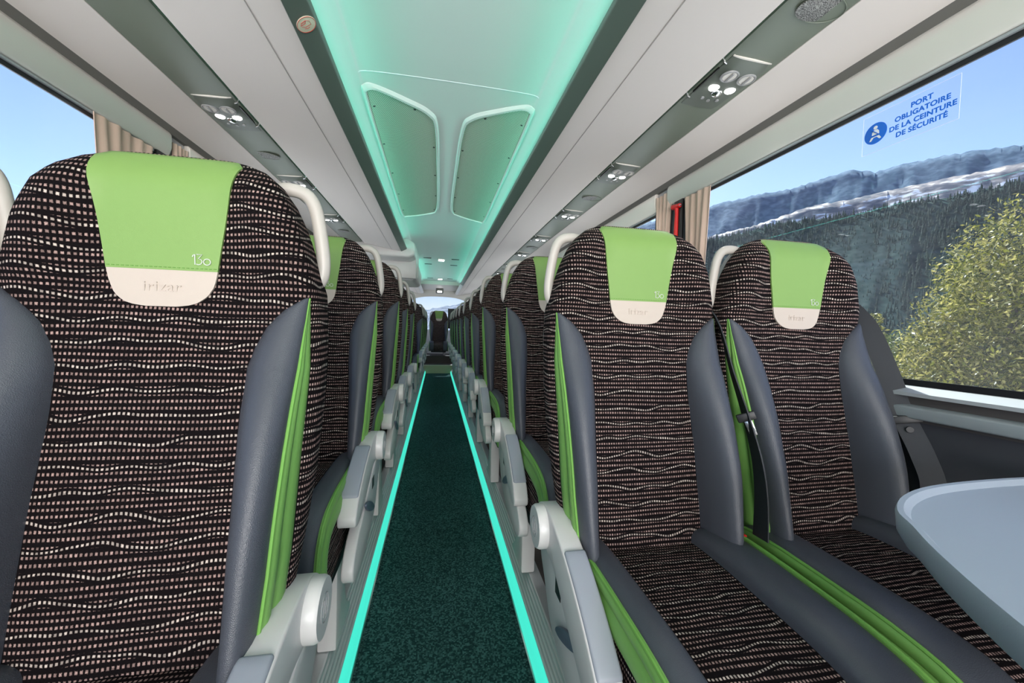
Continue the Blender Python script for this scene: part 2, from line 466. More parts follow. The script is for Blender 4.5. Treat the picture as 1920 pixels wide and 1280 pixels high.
WIN = [(-2.2, 1.66), (2.02, 3.85), (4.1, 5.9), (6.1, 7.9), (8.1, 9.7)]
def sidewall(s, nm):
    x0, x1 = WX + .03, WX - .02
    m = MB(); m.box(s * x0, s * (WX - .01), Y0, Y1, ZP, .84)
    struct(m.build('wall_' + nm, M['wall'], smooth=False))
    struct(MB().prism([(s * (WX - .008), .845), (s * (WX - .035), .85), (s * (WX - .035), .878), (s * (WX - .008), .885)], 'y', Y0, Y1).build('trim_4_' + nm, M['railgrey'], bevel=.004))
    struct(MB().box(s * x0, s * (WX - .015), Y0, Y1, .84, .912).build('trim_5_' + nm, M['sill_dark'], smooth=False))
    struct(MB().prism([(s * x0, .905), (s * (WX - .03), .905), (s * (WX - .03), .914), (s * (WX - .004), .93), (s * x0, .93)], 'y', Y0, Y1).build('trim_6_' + nm, M['sill'], smooth=False))
    # pillars and header above the glass
    m = MB(); ys = [Y0] + [q for w in WIN for q in w] + [Y1]
    for a, b in zip(ys[::2], ys[1::2]): m.box(s * x0, s * (WX - .008), a, b, .93, 1.745)
    struct(m.build('wall_pillars_' + nm, M['wall'], smooth=False))
    struct(MB().box(s * x0, s * (WX - .004), Y0, Y1, 1.725, 2.25).build('wall_header_' + nm, M['shell'], smooth=False))
    for i, (a, b) in enumerate(WIN):
        g = struct(MB().box(s * (WX + .004), s * (WX + .010), a, b, .93, 1.73).build('window_%d_%s' % (i + 1, nm), M['glass'], smooth=False))
        fr = MB()
        fr.box(s * (WX - .002), s * (WX + .0035), a, b, 1.706, 1.726); fr.box(s * (WX - .002), s * (WX + .0035), a, b, .93, .946)
        fr.box(s * (WX - .002), s * (WX + .0035), a, a + .03, .946, 1.706); fr.box(s * (WX - .002), s * (WX + .0035), b - .03, b, .946, 1.706)
        fr.build('window_seal', M['frit'], g, smooth=False)
sym(sidewall)

# luggage bins: cloth underside, rail at the aisle edge, sage service strip, outer cloth panel
def bins(s, nm):
    segs = [(Y0, Y1)] if s > 0 else [(Y0, 4.37), (5.75, Y1)]
    for i, (a, b) in enumerate(segs):
        sfx = '' if i == 0 else '_2'
        pts = smoothpath([(.440, 1.853, 0), (.50, 1.858, 0), (.60, 1.874, 0), (.72, 1.896, 0), (.815, 1.908, 0)], 4)
        prof = [(s * p.x, p.y) for p in pts] + [(s * .815, 1.93), (s * .44, 1.895)]
        struct(MB().prism(prof, 'y', a, b).build('trim_7%s_%s' % (sfx, nm), M['panel']))
        # seam line in the cloth
        struct(MB().prism([(s * .537, 1.8615), (s * .5395, 1.8622), (s * .5395, 1.8655), (s * .537, 1.865)], 'y', a, b).build('trim_8%s_%s' % (sfx, nm), M['seam'], smooth=False))
        rail = [(s * .380, 1.886), (s * .382, 1.880), (s * .388, 1.875), (s * .430, 1.851), (s * .438, 1.848), (s * .444, 1.856), (s * .444, 1.884), (s * .39, 1.890), (s * .384, 1.889)]
        cut = 7.6
        for (ya, yb, mm, nn) in ((a, min(b, cut), M['rail'] if i == 0 else M['rail_white'], 'trim_9'), (max(a, cut), b, M['rail_white'], 'trim_10')):
            if yb > ya: struct(MB().prism(rail, 'y', ya, yb).build('%s%s_%s' % (nn, sfx, nm), mm))
        # glowing cove between rail and ceiling
        o = MB().prism([(s * .437, 1.886), (s * .437, 1.908), (s * .444, 1.908), (s * .444, 1.886)], 'y', a, min(b, 8.3)).build('led_cove', M['cove'], smooth=False)
        tag(o, 'teal glowing LED cove between the ceiling and the %s' % ('bin rail on the table side' if s > 0 else ('dark bin rail with the round sticker' if i == 0 else 'far white bin rail past the cabinet')), 'led strip', 'ceiling LED coves')
        struct(MB().prism([(s * .815, 1.945), (s * .865, 1.945), (s * .865, 1.955), (s * .815, 1.955)], 'y', a, b).build('trim_11%s_%s' % (sfx, nm), M['groove'], smooth=False))
        strip = [(s * q[0], q[1]) for q in ((.842, 1.9265), (.86, 1.9225), (.93, 1.921), (1.004, 1.9155), (1.012, 1.918), (1.012, 1.945), (.842, 1.945))]
        struct(MB().prism(strip, 'y', a, b).build('trim_12%s_%s' % (sfx, nm), M['sage']))
        outer = smoothpath([(1.010, 1.9145, 0), (1.04, 1.905, 0), (1.09, 1.880, 0), (1.138, 1.848, 0)], 4)
        struct(MB().prism([(s * p.x, p.y) for p in outer] + [(s * 1.138, 1.95), (s * 1.01, 1.95)], 'y', a, b).build('trim_13%s_%s' % (sfx, nm), M['panel']))
        struct(MB().prism([(s * 1.137, 1.850), (s * 1.158, 1.828), (s * 1.178, 1.828), (s * 1.178, 1.86), (s * 1.137, 1.86)], 'y', a, b).build('trim_14%s_%s' % (sfx, nm), M['recess'], smooth=False))
    if s < 0:
        struct(MB().box(-1.178, -.42, 4.37, 5.75, 1.95, 2.0).build('trim_15', M['header'], smooth=False))
sym(bins)

# ceiling
m = MB()
prof = smoothpath([(-0.45, 1.985, 0), (-0.41, 1.988, 0), (-0.365, 2.014, 0), (-0.31, 2.029, 0), (0, 2.033, 0), (0.31, 2.029, 0), (0.365, 2.014, 0), (0.41, 1.988, 0), (0.45, 1.985, 0)], 5)
m.prism([(p.x, p.y) for p in prof] + [(.45, 2.08), (-.45, 2.08)], 'y', Y0, 8.6)
struct(m.build('ceiling', M['ceiling']))
struct(MB().box(-.45, .45, 8.6, Y1, 1.955, 2.08).build('ceiling_rear', M['header'], smooth=False))
struct(MB().box(-WX - .03, WX + .03, Y0, Y1, 2.08, 2.25).build('ceiling_roof', M['shell'], smooth=False))
# pale seam between two ceiling panels follows the arch of the ceiling
sm = MB(); arch = [p for p in prof if abs(p.x) < .36]
sm.rings([[(p.x, 1.610, p.y - .0012), (p.x, 1.6145, p.y - .0012), (p.x, 1.6145, p.y + .004), (p.x, 1.610, p.y + .004)] for p in arch])
struct(sm.build('trim_17', M['signwhite']))

# rear wall with window
def arc_window(w, z0, z1, n=10):
    pts = [(-w, z0), (w, z0)]
    for k in range(n + 1):
        t = k / n; x = w - 2 * w * t
        pts.append((x, z1 - .09 - .0 + .09 * (1 - (abs(x) / w) ** 3)))
    return pts
poly = arc_window(.66, .95, 1.80)
m = MB()
m.box(-WX - .03, -.66, Y1, Y1 + .05, -.05, 2.25); m.box(.66, WX + .03, Y1, Y1 + .05, -.05, 2.25)
m.box(-.66, .66, Y1, Y1 + .05, -.05, .95)
top = [(p[0], p[1]) for p in poly[2:]]
m.prism(top + [(-.66, 2.25), (.66, 2.25)], 'y', Y1, Y1 + .05)
struct(m.build('wall_back', M['header'], smooth=False))
struct(MB().prism(poly, 'y', Y1 + .02, Y1 + .026).build('window_back', M['rear_glass'], smooth=False))
struct(MB().box(.22, .46, 9.86, 9.9, 1.0, 1.50).build('trim_18', M['groove'], smooth=False))
# front: windscreen frame behind the camera
m = MB(); m.box(-WX - .03, WX + .03, Y0 - .05, Y0, -.35, .55); m.box(-WX - .03, WX + .03, Y0 - .05, Y0, 1.95, 2.25)
struct(m.build('wall_front', M['shell'], smooth=False))

# blind cassettes above the windows
def cassettes(s, nm):
    ya = [(-2.3, 1.90), (2.02, 3.9), (4.02, 5.95), (6.05, 7.95), (8.05, 9.75)]
    side = 'table side' if s > 0 else 'side away from the table'
    for i, (a, b) in enumerate(ya):
        pr = [(s * q[0], q[1]) for q in ((1.176, 1.83), (1.160, 1.832), (1.150, 1.818), (1.150, 1.765), (1.158, 1.742), (1.164, 1.730), (1.174, 1.727))]
        o = MB().prism(pr, 'y', a, b).build('blind_cassette', M['header'], bevel=.004)
        tag(o, 'ivory roller blind cassette over the %s window from the front, %s' % (('first', 'second', 'third', 'fourth', 'fifth')[i], side), 'blind', 'blind cassettes')
        MB().box(s * 1.170, s * 1.178, a + .02, b - .02, 1.720, 1.7268).build('bottom_bar', M['sill'], o, smooth=False)
sym(cassettes)

# ------------------------------------------------------------------ seats
def yfront(z): return .168 * (min(z, 1.1) - 1.1) - .010 * math.exp(-((z - 1.1) / .06) ** 2) * 0
HW = [(.50, .178), (.56, .188), (.68, .207), (.80, .220), (.92, .226), (1.03, .226), (1.1, .220), (1.161, .205), (1.21, .191), (1.25, .174), (1.28, .154), (1.30, .131), (1.311, .105), (1.316, .08)]
WING = [(.98, 0), (1.06, .012), (1.12, .028), (1.20, .030), (1.25, .024), (1.29, .008), (1.31, 0)]
def wing(q, z):
    q = max(0, min(1, (q - .42) / .40)); return interp(WING, z) * q * q * (3 - 2 * q)
TH = [(.50, .095), (.9, .115), (1.1, .11), (1.25, .085), (1.29, .06), (1.305, .036), (1.316, .012)]
def yback_shift(z): return .035 * max(0, (z - 1.25) / .066) ** 2
NE = 3.6
def front_y(x, z):
    hw, t = interp(HW, z), interp(TH, z)
    yc = yfront(z) + yback_shift(z) + t / 2
    q = min(1, abs(x) / hw)
    return yc - (t / 2) * (1 - q ** NE) ** (1 / NE) - wing(q, z)
def ring_body(z, n=56, grow=0, shift=0, hscale=1.0):
    hw, t = interp(HW, z) * hscale + grow, interp(TH, z)
    yc = yfront(z) + yback_shift(z) + t / 2 + shift
    out = []
    for k in range(n):
        a = 2 * math.pi * k / n; c, s_ = math.cos(a), math.sin(a)
        wg = wing(abs(c) ** (2 / NE), z) if s_ < -.02 else 0
        out.append((hw * math.copysign(abs(c) ** (2 / NE), c), -wg + yc + (t / 2 + grow) * math.copysign(abs(s_) ** (2 / NE), s_), z - ZP))
    return out
def zs(a, b, n): return [a + (b - a) * i / n for i in range(n + 1)]

def strip_130(s_x, z0):
    m = MB(); r = .00075
    def P(x, z):
        xx, zz = s_x + x, z0 + z
        return (xx, front_y(xx, zz) - .0052, zz - ZP)
    m.tube([P(0, .012), P(.002, .0155), P(.0035, .016), P(.0038, .0)], r, 6)                                    # 1
    m.tube([P(.006, .016), P(.0135, .016), P(.0085, .0095), P(.012, .0085), P(.0138, .005), P(.012, .0012), P(.0085, 0), P(.0055, .001)], r, 6)   # 3
    m.tube([P(.0205 + .0048 * math.cos(a), .0048 + .0048 * math.sin(a)) for a in [k * math.pi / 8 for k in range(16)]], r, 6, closed=True)         # o
    return m

def add_arm(t, s):
    """armrest, its cover and leg on the aisle side; s = sign of the aisle direction"""
    def X(a): return s * a
    top = smoothpath([(.030, .600, 0), (.022, .622, 0), (-.015, .637, 0), (-.06, .637, 0), (-.13, .619, 0), (-.20, .590, 0), (-.28, .543, 0), (-.355, .485, 0)], 4)
    bot = smoothpath([(-.376, .452, 0), (-.366, .428, 0), (-.30, .432, 0), (-.20, .485, 0), (-.12, .532, 0), (-.05, .545, 0), (.02, .56, 0)], 4)
    hub = Vector((0, -.03, .59 - ZP))
    poly = [(p.x, p.y - ZP) for p in top] + [(p.x, p.y - ZP) for p in bot]
    def shift(pl): return [(a - hub.y, b - hub.z) for a, b in pl]
    arm = MB().prism(shift(poly), 'x', X(.188), X(.235)).build('armrest', M['white'], t, bevel=.006, seg=3)
    arm.location = hub
    padtop = [p for p in top if p.x < -.160]
    padtop = [p for p in padtop if p.x > -.348]
    pl = [(p.x - .003, p.y + .0045 - ZP) for p in padtop] + [(p.x + .006, p.y - .018 - ZP) for p in reversed(padtop)]
    MB().prism(shift(pl), 'x', X(.1870), X(.2320)).build('armrest_pad', M['pad'], arm, bevel=.006, seg=3)
    m = MB(); m.disc((X(.235), 0, 0), (s, 0, 0), .049, .022, 36)
    cap = m.build('pivot_cap', M['white'], arm)
    m = MB(); m.tube([(X(0.2575), .022 * math.cos(a), .022 * math.sin(a)) for a in [k * math.pi / 12 for k in range(24)]], .0009, 6, closed=True)
    m.tube([(X(0.2572), -.008, -.012), (X(0.2577), -.004, .012)], .0009, 6); m.tube([(X(0.2577), .004, -.012), (X(0.2572), .008, .012)], .0009, 6)
    m.build('cap_mark', M['backshell'], cap)
    # cover below the arm
    cov = smoothpath([(.02, .545, 0), (-.04, .555, 0), (-.10, .535, 0), (-.17, .512, 0), (-.26, .470, 0), (-.36, .43, 0), (-.41, .385, 0), (-.40, .345, 0), (-.33, .330, 0), (-.18, .345, 0), (-.07, .382, 0), (-.01, .45, 0), (.03, .50, 0)], 4, closed=True)
    c = MB().prism([(p.x, p.y - ZP) for p in cov], 'x', X(.193), X(.224)).build('side_cover', M['white'], t, bevel=.005, seg=3)
    lev = [(-.20 + .075 * math.cos(a) , .452 - .018 * math.cos(a) * 2 + .016 * math.sin(a)) for a in [k * math.pi / 10 for k in range(20)]]
    MB().prism([(a, b - ZP) for a, b in lev], 'x', X(.2238), X(.232)).build('recline_lever', M['lever'], c, bevel=.003)
    MB().box(X(.2235), X(.2252), -.135, -.10, .478 - ZP, .512 - ZP).build('lever_slot', M['black'], c, smooth=False)

def make_seat(s, aisle, belt=False):
    """s = direction of the aisle (+1: aisle on +x)"""
    t = empty('coach_seat')
    m = MB(); m.rings([ring_body(z) for z in zs(.50, 1.1, 12) + zs(1.12, 1.27, 8) + [1.28, 1.29, 1.30, 1.307, 1.312, 1.316]])
    m.build('backrest', M['fabric'], t, angle=70, uvfn=lambda p: (p.x + math.copysign(max(0, p.y - yfront(p.z + ZP) - yback_shift(p.z + ZP)), p.x), p.z))
    m = MB(); m.rings([ring_body(z, 32, -.004, .028, .985) for z in zs(.46, 1.1, 10) + zs(1.14, 1.28, 5) + [1.295]])
    m.build('back_shell', M['backshell'], t, angle=70)
    # headrest cover: green leather over a cream patch
    PW = [(1.126, .0755), (1.16, .080), (1.22, .089), (1.27, .097), (1.30, .101), (1.312, .09)]
    def patch(zlist, wfun, off=.004):
        mm = MB(); rows = []
        for z in zlist:
            w = wfun(z); row = []
            for k in range(17):
                x = -w + 2 * w * k / 16; row.append((x, front_y(x, z) - off, z - ZP))
            back = [(x, front_y(x, z) + .006, z - ZP) for x, _, _ in reversed(row)]
            rows.append(row + back)
        mm.rings(rows); return mm
    g = patch(zs(1.126, 1.27, 12) + [1.28, 1.29, 1.30, 1.307, 1.312], lambda z: interp(PW, z)).build('headrest_cover', M['green'], t, angle=60)
    g['label'] = 'green leather headrest cover'
    mm = MB()
    for k in range(24):
        x = -.072 + .144 * k / 23; mm.box(x - .0018, x + .0018, front_y(x, 1.130) - .0048, front_y(x, 1.130) - .003, 1.1295 - ZP, 1.1305 - ZP)
    mm.build('stitching', M['stitch'], g, smooth=False)
    strip_130(.041, 1.136).build('number_print', M['logo'], g)
    WP = [(1.069, .02), (1.071, .036), (1.075, .048), (1.082, .058), (1.092, .066), (1.105, .0715), (1.126, .0755)]
    w = patch([1.069, 1.0700, 1.0715, 1.075, 1.079, 1.084, 1.09, 1.10, 1.11, 1.126], lambda z: interp(WP, z), .0035).build('cream_patch', M['cream'], t, angle=60)
    vs, fs = text_mesh('irizar', .024, .0005, spacing=1.05)
    if vs:
        x_mid = (min(v[0] for v in vs) + max(v[0] for v in vs)) / 2
        mm = MB(); mm.add([(v[0] - x_mid, front_y(v[0] - x_mid, 1.094) - .0038 - v[2] * .5, v[1] + 1.092 - ZP) for v in vs], fs)
        mm.build('embossed_name', M['cream_dark'], w, smooth=False)
    # side bolsters of the backrest
    XI = [(.535, .143), (.56, .142), (.78, .134), (.9, .125), (.98, .126), (1.03, .141), (1.066, .170), (1.09, .204)]
    XO = [(.535, .180), (.7, .194), (.9, .202), (1.02, .207), (1.09, .211)]
    PR = [(.535, .055), (.55, .090), (.58, .108), (.74, .105), (.85, .087), (.93, .066), (1.0, .040), (1.05, .022), (1.085, .010), (1.09, .006)]
    SEC = [(0, 0), (.04, .26), (.12, .50), (.24, .73), (.38, .89), (.54, .97), (.70, 1), (.83, .98), (.93, .90), (.99, .78), (1.0, .60), (1.0, .3), (1.0, -.05), (.5, -.2), (0, -.2)]
    zb = [.535, .541, .55, .565] + zs(.60, 1.04, 14) + [1.055, 1.07, 1.08, 1.087, 1.09]
    for sg in (-1, 1):
        rings, gus, ln, lr = [], [], [], []
        for z in zb:
            xi, xo, p = interp(XI, z), interp(XO, z), interp(PR, z)
            rg = []
            for u, h in SEC:
                x = xi + (xo - xi) * u
                rg.append((sg * x, front_y(x, z) + (.004 - (p + .004) * h if h > 0 else .02), z - ZP))
            rings.append(rg)
            y0 = front_y(xo, z); f = max(.1, min(1, (1.09 - z) / .12, .25 + (z - .535) / .05))
            gus.append([(sg * (xo + dx * f), y0 + dy, z - ZP) for dx, dy in ((-.006, -.64 * p), (.003, -.61 * p), (.0065, -.50 * p), (.0055, -.39 * p), (.0015, -.32 * p), (.006, -.25 * p), (.009, -.12 * p), (.008, .004), (.004, .012), (-.01, .014))])
            ln.append((sg * (xo + .0005), y0 - .64 * p, z - ZP)); lr.append(.0036 * max(.35, f))
        m = MB(); m.rings(rings); m.build('back_bolster', M['leather'], t, angle=60)
        m = MB(); m.rings(gus); g2 = m.build('green_gusset', M['green_side'], t, angle=60)
        m = MB(); m.tube(ln, lr, 8); m.build('green_piping', M['piping'], g2)
    # cushion
    path = smoothpath([(-.05, .545, 0), (-.10, .556, 0), (-.18, .560, 0), (-.30, .558, 0), (-.40, .553, 0), (-.475, .538, 0), (-.515, .505, 0), (-.53, .455, 0), (-.528, .41, 0), (-.52, .375, 0)], 4)
    prof = [(p.x, p.y - ZP) for p in path] + [(-.46, .375 - ZP), (-.06, .42 - ZP)]
    XC = {sg: (.176 if (aisle and sg == s) else .212) for sg in (-1, 1)}
    MB().prism(prof, 'x', -XC[-1] - .002, XC[1] + .002).build('seat_cushion', M['fabric'], t, bevel=.008, seg=3, angle=50)
    nrm = []
    for i, p in enumerate(path):
        a = path[max(0, i - 1)]; c = path[min(len(path) - 1, i + 1)]; d = (c - a).normalized(); nrm.append(Vector((d.y, -d.x, 0)) * -1 if False else Vector((-d.y, d.x, 0)) * -1)
    for sg in (-1, 1):
        rings = []
        for i, (p, n) in enumerate(zip(path, nrm)):
            tt = i / (len(path) - 1); h = .034 * min(1, .25 + tt * 8) * (1 if tt < .92 else .5)
            xi, xo = .112 - .006 * tt, XC[sg]; mid, hf = (xi + xo) / 2, (xo - xi) / 2; rg = []
            for k in range(13):
                a = math.pi * k / 12; c, si = math.cos(a), math.sin(a)
                d = (h + .008) * (max(si, 0) ** .55) - .008
                rg.append((sg * (mid - hf * math.copysign(abs(c) ** .8, c)), p.x + n.x * d, p.y + n.y * d - ZP))
            rings.append(rg)
        m = MB(); m.rings(rings); m.build('cushion_bolster', M['leather'], t, angle=60)
        gus, ln = [], []
        for i, (p, n) in enumerate(zip(path, nrm)):
            f = min(1, .3 + i / 4)
            gus.append([(sg * (XC[sg] + dx * f), p.x + n.x * dn, p.y + n.y * dn - ZP) for dx, dn in ((-.006, .026), (.002, .024), (.006, .016), (.005, .006), (.001, .000), (.006, -.007), (.009, -.020), (.008, -.032), (.003, -.038), (-.004, -.034))])
            ln.append((sg * XC[sg], p.x + n.x * .026, p.y + n.y * .026 - ZP))
        m = MB(); m.rings(gus); g2 = m.build('cushion_gusset', M['green_side'], t, angle=60)
        m = MB(); m.tube(ln, .0036, 8); m.build('cushion_piping', M['piping'], g2)
    # frame and leg
    MB().box(-.17, .17, -.47, -.04, .335 - ZP, .40 - ZP).build('seat_frame', M['black'], t, bevel=.01)
    lx = s * .135 if aisle else -s * .13
    dyp = -.185 if s < 0 else -.30
    leg = [(dyp - .005, 0), (dyp + .17, 0), (dyp + .17, .02), (dyp + .12, .05), (dyp + .09, .12), (dyp + .10, .215), (dyp, .215)]
    o = MB().prism(leg, 'x', lx - .026, lx + .026).build('leg', M['white'], t, bevel=.006)
    # grab handle on the aisle shoulder
    hp = smoothpath([(s * .120, .062, 1.278), (s * .152, .064, 1.286), (s * .182, .064, 1.280), (s * .199, .064, 1.256), (s * .209, .064, 1.205), (s * .214, .064, 1.155), (s * .208, .064, 1.125), (s * .186, .062, 1.106)], 5)
    m = MB(); m.tube([(p.x, p.y, p.z - ZP) for p in hp], .0105, 12, 1.15); m.build('grab_handle', M['handle'], t)
    if aisle: add_arm(t, s)
    return t

def ordinal(i): return ('first', 'second', 'third', 'fourth', 'fifth', 'sixth', 'seventh', 'eighth', 'ninth', 'tenth', 'eleventh')[i]
rows_r = [(.89, 0), (1.575, .045), (2.435, .088), (3.25, .077), (4.11, .074)] + [(4.95 + .84 * k, .07) for k in range(5)]
rows_l = [(.70, 0), (1.43, .04), (2.22, .09), (2.87, .078), (3.64, .072)] + [(5.75 + .75 * k, .07) for k in range(4)]
protos = {}
SEATS = {}
for s, rows, cx_a, cx_w in ((-1, rows_r, .45, .918), (1, rows_l, -.46, -.925)):
    side = 'the grey table side' if s < 0 else 'the side opposite the table'
    for i, (y, dz) in enumerate(rows):
        for aisle, cx in ((True, cx_a), (False, cx_w)):
            k = (s, aisle)
            if k not in protos:
                protos[k] = make_seat(s, aisle); o = protos[k]
            else:
                o = copy_tree(protos[k])
            o.location = (cx - (.012 if (s < 0 and not aisle and i) else 0), y, ZP)
            for ch in o.children:
                nm = ch.name.split('.')[0]
                if nm == 'leg': ch.scale.z = (.215 + dz) / .215
                elif nm == 'armrest': ch.location.z = .59 - ZP + dz
                else: ch.location.z = dz
            if aisle and s > 0 and i == 0:
                for ch in o.children:
                    if ch.name.split('.')[0] == 'armrest': ch.rotation_euler.x = R(-9); ch.location = (-.010, ch.location.y, ch.location.z - .010)
            tag(o, 'dotted %s seat with green headrest in the %s row on %s' % ('aisle' if aisle else 'window', ordinal(i), side), 'seat', 'coach seats')
            SEATS[(s, i, aisle)] = o
# single seat at the end of the aisle
o = copy_tree(protos[(-1, False)])
o.location = (0.0, 9.55, .30)
for ch in o.children:
    ch.location.z = -.06 if ch.name.split('.')[0] != 'leg' else 0
    if ch.name.split('.')[0] == 'leg': ch.scale.z = (.215 - .06) / .215
tag(o, 'single seat facing forward at the far end of the aisle below the rear window', 'seat', 'coach seats')

# belts of the first pair by the table
def ribbon(pts, width, name, parent, m, th=.0015, wdirs=None):
    ps = smoothpath(pts, 5); mm = MB(); rings = []
    for i, p in enumerate(ps):
        d = (ps[min(i + 1, len(ps) - 1)] - ps[max(i - 1, 0)]).normalized()
        tt = i / (len(ps) - 1)
        wd = Vector(wdirs[0]).lerp(Vector(wdirs[1]), tt); wd = (wd - d * wd.dot(d)).normalized(); n = d.cross(wd)
        w = width / 2
        rings.append([p - wd * w - n * th, p + wd * w - n * th, p + wd * w + n * th, p - wd * w + n * th])
    mm.rings(rings)
    return mm.build(name, m, parent, angle=30)
def belt(seat, pts, wdirs, tongue_i, tongue_dir, w, hw, tip):
    b = ribbon(pts, .046, 'seat_belt', seat, M['belt'], wdirs=wdirs)
    c = Vector(pts[tongue_i]) + Vector((-.006, -.008, 0)); d = Vector(tongue_dir).normalized()
    w = Vector(w); w = (w - d * w.dot(d)).normalized(); n = d.cross(w)
    def slab(a0, a1, w0, t):
        vs = [c + d * a + w * (w0 * q) + n * (t * r_) for a in (a0, a1) for q in (-1, 1) for r_ in (-1, 1)]
        m = MB(); m.add(vs, [(0, 1, 3, 2), (4, 6, 7, 5), (0, 4, 5, 1), (2, 3, 7, 6), (0, 2, 6, 4), (1, 5, 7, 3)]); return m
    tg = slab(-.010, .010, hw, .005).build('belt_tongue', M['black'], b, bevel=.003)
    if tip: slab(.010, .045, .008, .002).build('metal_tip', M['chrome'], b, bevel=.0008)
    else:
        m = MB(); m.disc(c + d * .026, n if n.y < 0 else -n, .008, .004, 20); m.build('stop_button', M['black'], b)
sa = SEATS[(-1, 0, True)]; sw = SEATS[(-1, 0, False)]
belt(sa, [(.215, .09, 1.17 - ZP), (.228, .004, 1.087 - ZP), (.233, -.054, .953 - ZP), (.235, -.100, .857 - ZP), (.234, -.139, .768 - ZP), (.230, -.160, .69 - ZP), (.224, -.170, .60 - ZP)], ((.65, .75, 0), (.10, 1, 0)), 3, (.35, -.25, -1), (.80, -.6, -.25), .020, True)
belt(sw, [(.200, .10, 1.20 - ZP), (.226, .00, 1.10 - ZP), (.234, -.060, .971 - ZP), (.236, -.108, .845 - ZP), (.236, -.148, .767 - ZP), (.236, -.176, .686 - ZP), (.232, -.165, .58 - ZP)], ((.6, -.8, 0), (.6, -.8, 0)), 3, (.1, -.25, -1), (.7, -.7, .05), .036, False)
m = MB(); m.box(.200, .222, -.14, -.11, .545 - ZP, .585 - ZP)
bk = m.build('belt_buckle', M['black'], sa, bevel=.004)
MB().box(.203, .219, -.138, -.114, .585 - ZP, .590 - ZP).build('release_button', M['red'], bk, bevel=.001)

# ------------------------------------------------------------------ overhead service panels, speakers
def make_module(s):
    t = empty('reading_light_panel')
    # local x measured outwards from the bin, local y along the bus from the near edge
    L = .265
    def Z(x): return -.0005 - .004 * (x / .15)
    def X(a): return s * a
    n = 8; rings = []
    for j in range(9):
        y = L * j / 8; bulge = .006 + .012 * math.exp(-((y - .03) / .10) ** 2)
        if j in (0, 8): bulge = .003
        ring = [(X(.150 * k / n), y, Z(.15 * k / n) - bulge * (1 - (2 * k / n - 1) ** 4)) for k in range(n + 1)]
        rings.append(ring + [(X(.150), y, .01), (X(0), y, .01)])
    MB().rings(rings).build('panel_plate', M['sage_dark'], t, angle=50)
    m = MB(); m.rings([[(X(.150 * k / n), y, Z(.15 * k / n) - .0045 * (1 - (2 * k / n - 1) ** 4) - d) for k in range(n + 1)] + [(X(.15), y, .005), (X(0), y, .005)] for y, d in ((-.003, .001), (.0015, .0015))])
    m.build('panel_lip', M['header'], t)
    def zz(x, y): return Z(x) - (.006 + .012 * math.exp(-((y - .03) / .10) ** 2)) * (1 - (2 * x / .15 - 1) ** 4)
    nd = Vector((0, 0, -1))
    for x in (.043, .107):
        y = .066; c = Vector((X(x), y, zz(x, y)))
        m = MB(); m.tube([c + Vector((.026 * math.cos(a), .026 * math.sin(a), -.001)) for a in [k * math.pi / 12 for k in range(24)]], .0035, 8, closed=True)
        v = m.build('air_nozzle', M['backshell'], t)
        m = MB(); m.disc(c + Vector((0, 0, .003)), nd, .023, .006, 24)
        m.build('nozzle_disc', M['header'], v)
        m = MB(); m.box(c.x - .003, c.x + .003, c.y - .020, c.y + .020, c.z - .008, c.z - .003); m.build('nozzle_fin', M['backshell'], v, bevel=.001)
    for x in (.043, .107):
        y = .140; c = Vector((X(x), y, zz(x, y)))
        m = MB(); m.disc(c + Vector((0, 0, .002)), nd, .0175, .005, 24)
        m.build('reading_lamp', M['lamp'], t)
    y = .168; c = Vector((X(.075), y, zz(.075, y)))
    m = MB()
    for q in range(7):
        pass
    m.rings([[c + Vector((.019 * math.cos(b) * math.cos(a), .019 * math.cos(b) * math.sin(a), -.013 * math.sin(b) + .002)) for a in [k * math.pi / 10 for k in range(20)]] for b in (0, .3, .6, .9, 1.2, 1.45)])
    m.build('call_knob', M['chrome'], t)
    for x, y in ((.045, .203), (.075, .212), (.105, .203)):
        c = Vector((X(x), y, zz(x, y))); m = MB(); m.disc(c + Vector((0, 0, .002)), nd, .0065, .006, 16); m.build('button', M['backshell'], t)
    for y in (.03, .215):
        m = MB(); m.tube([(X(-.012), y, .012), (X(-.006), y, -.002), (X(.004), y + .004, -.003)], .003, 8); m.build('clip', M['chrome'], t)
    MB().box(X(-.004), X(.0), .06, .19, -.0045, .004).build('slot', M['black'], t, smooth=False)
    return t
mod = {}
for s, y_first, n in ((1, 1.09, 10), (-1, 1.735, 3)):
    for i in range(n):
        y = y_first + .812 * i
        if s not in mod: mod[s] = make_module(s); o = mod[s]
        else: o = copy_tree(mod[s])
        o.location = (s * .852, y, 1.9235)
        side = 'over the table side' if s > 0 else 'over the side opposite the table'
        tag(o, '%s sage reading-lamp panel from the front, %s' % (ordinal(i), side), 'reading light', 'overhead reading light panels')
        l = bpy.data.lights.new('reading_lamp_light', 'SPOT'); l.energy = 5; l.spot_size = R(120); l.spot_blend = .8; l.shadow_soft_size = .03
        lo = bpy.data.objects.new('reading_lamp_light', l); COL.objects.link(lo); lo.location = (s * .927, y + .14, 1.895)
k = 0
for s, ys in ((1, (.885, 2.43, 4.05, 5.68)), (-1, (2.27, 3.9))):
    for i, y in enumerate(ys):
        m = MB(); m.disc((s * .94, y, 1.9195), (.06 * s, 0, -1), .066, .0030, 40, .62, xdir=(1, 0, 0))
        o = m.build('speaker', M['speaker'])
        tag(o, '%s oval loudspeaker mesh from the front, %s' % (ordinal(i), 'over the table side' if s > 0 else 'over the side opposite the table'), 'speaker', 'overhead loudspeakers')
        m = MB(); m.tube([(s * .94 + .067 * math.cos(a), y + .067 * .62 * math.sin(a), 1.9175 - .004 * math.cos(a)) for a in [j * math.pi / 20 for j in range(40)]], .0012, 6, closed=True); m.build('rim', M['sage'], o)

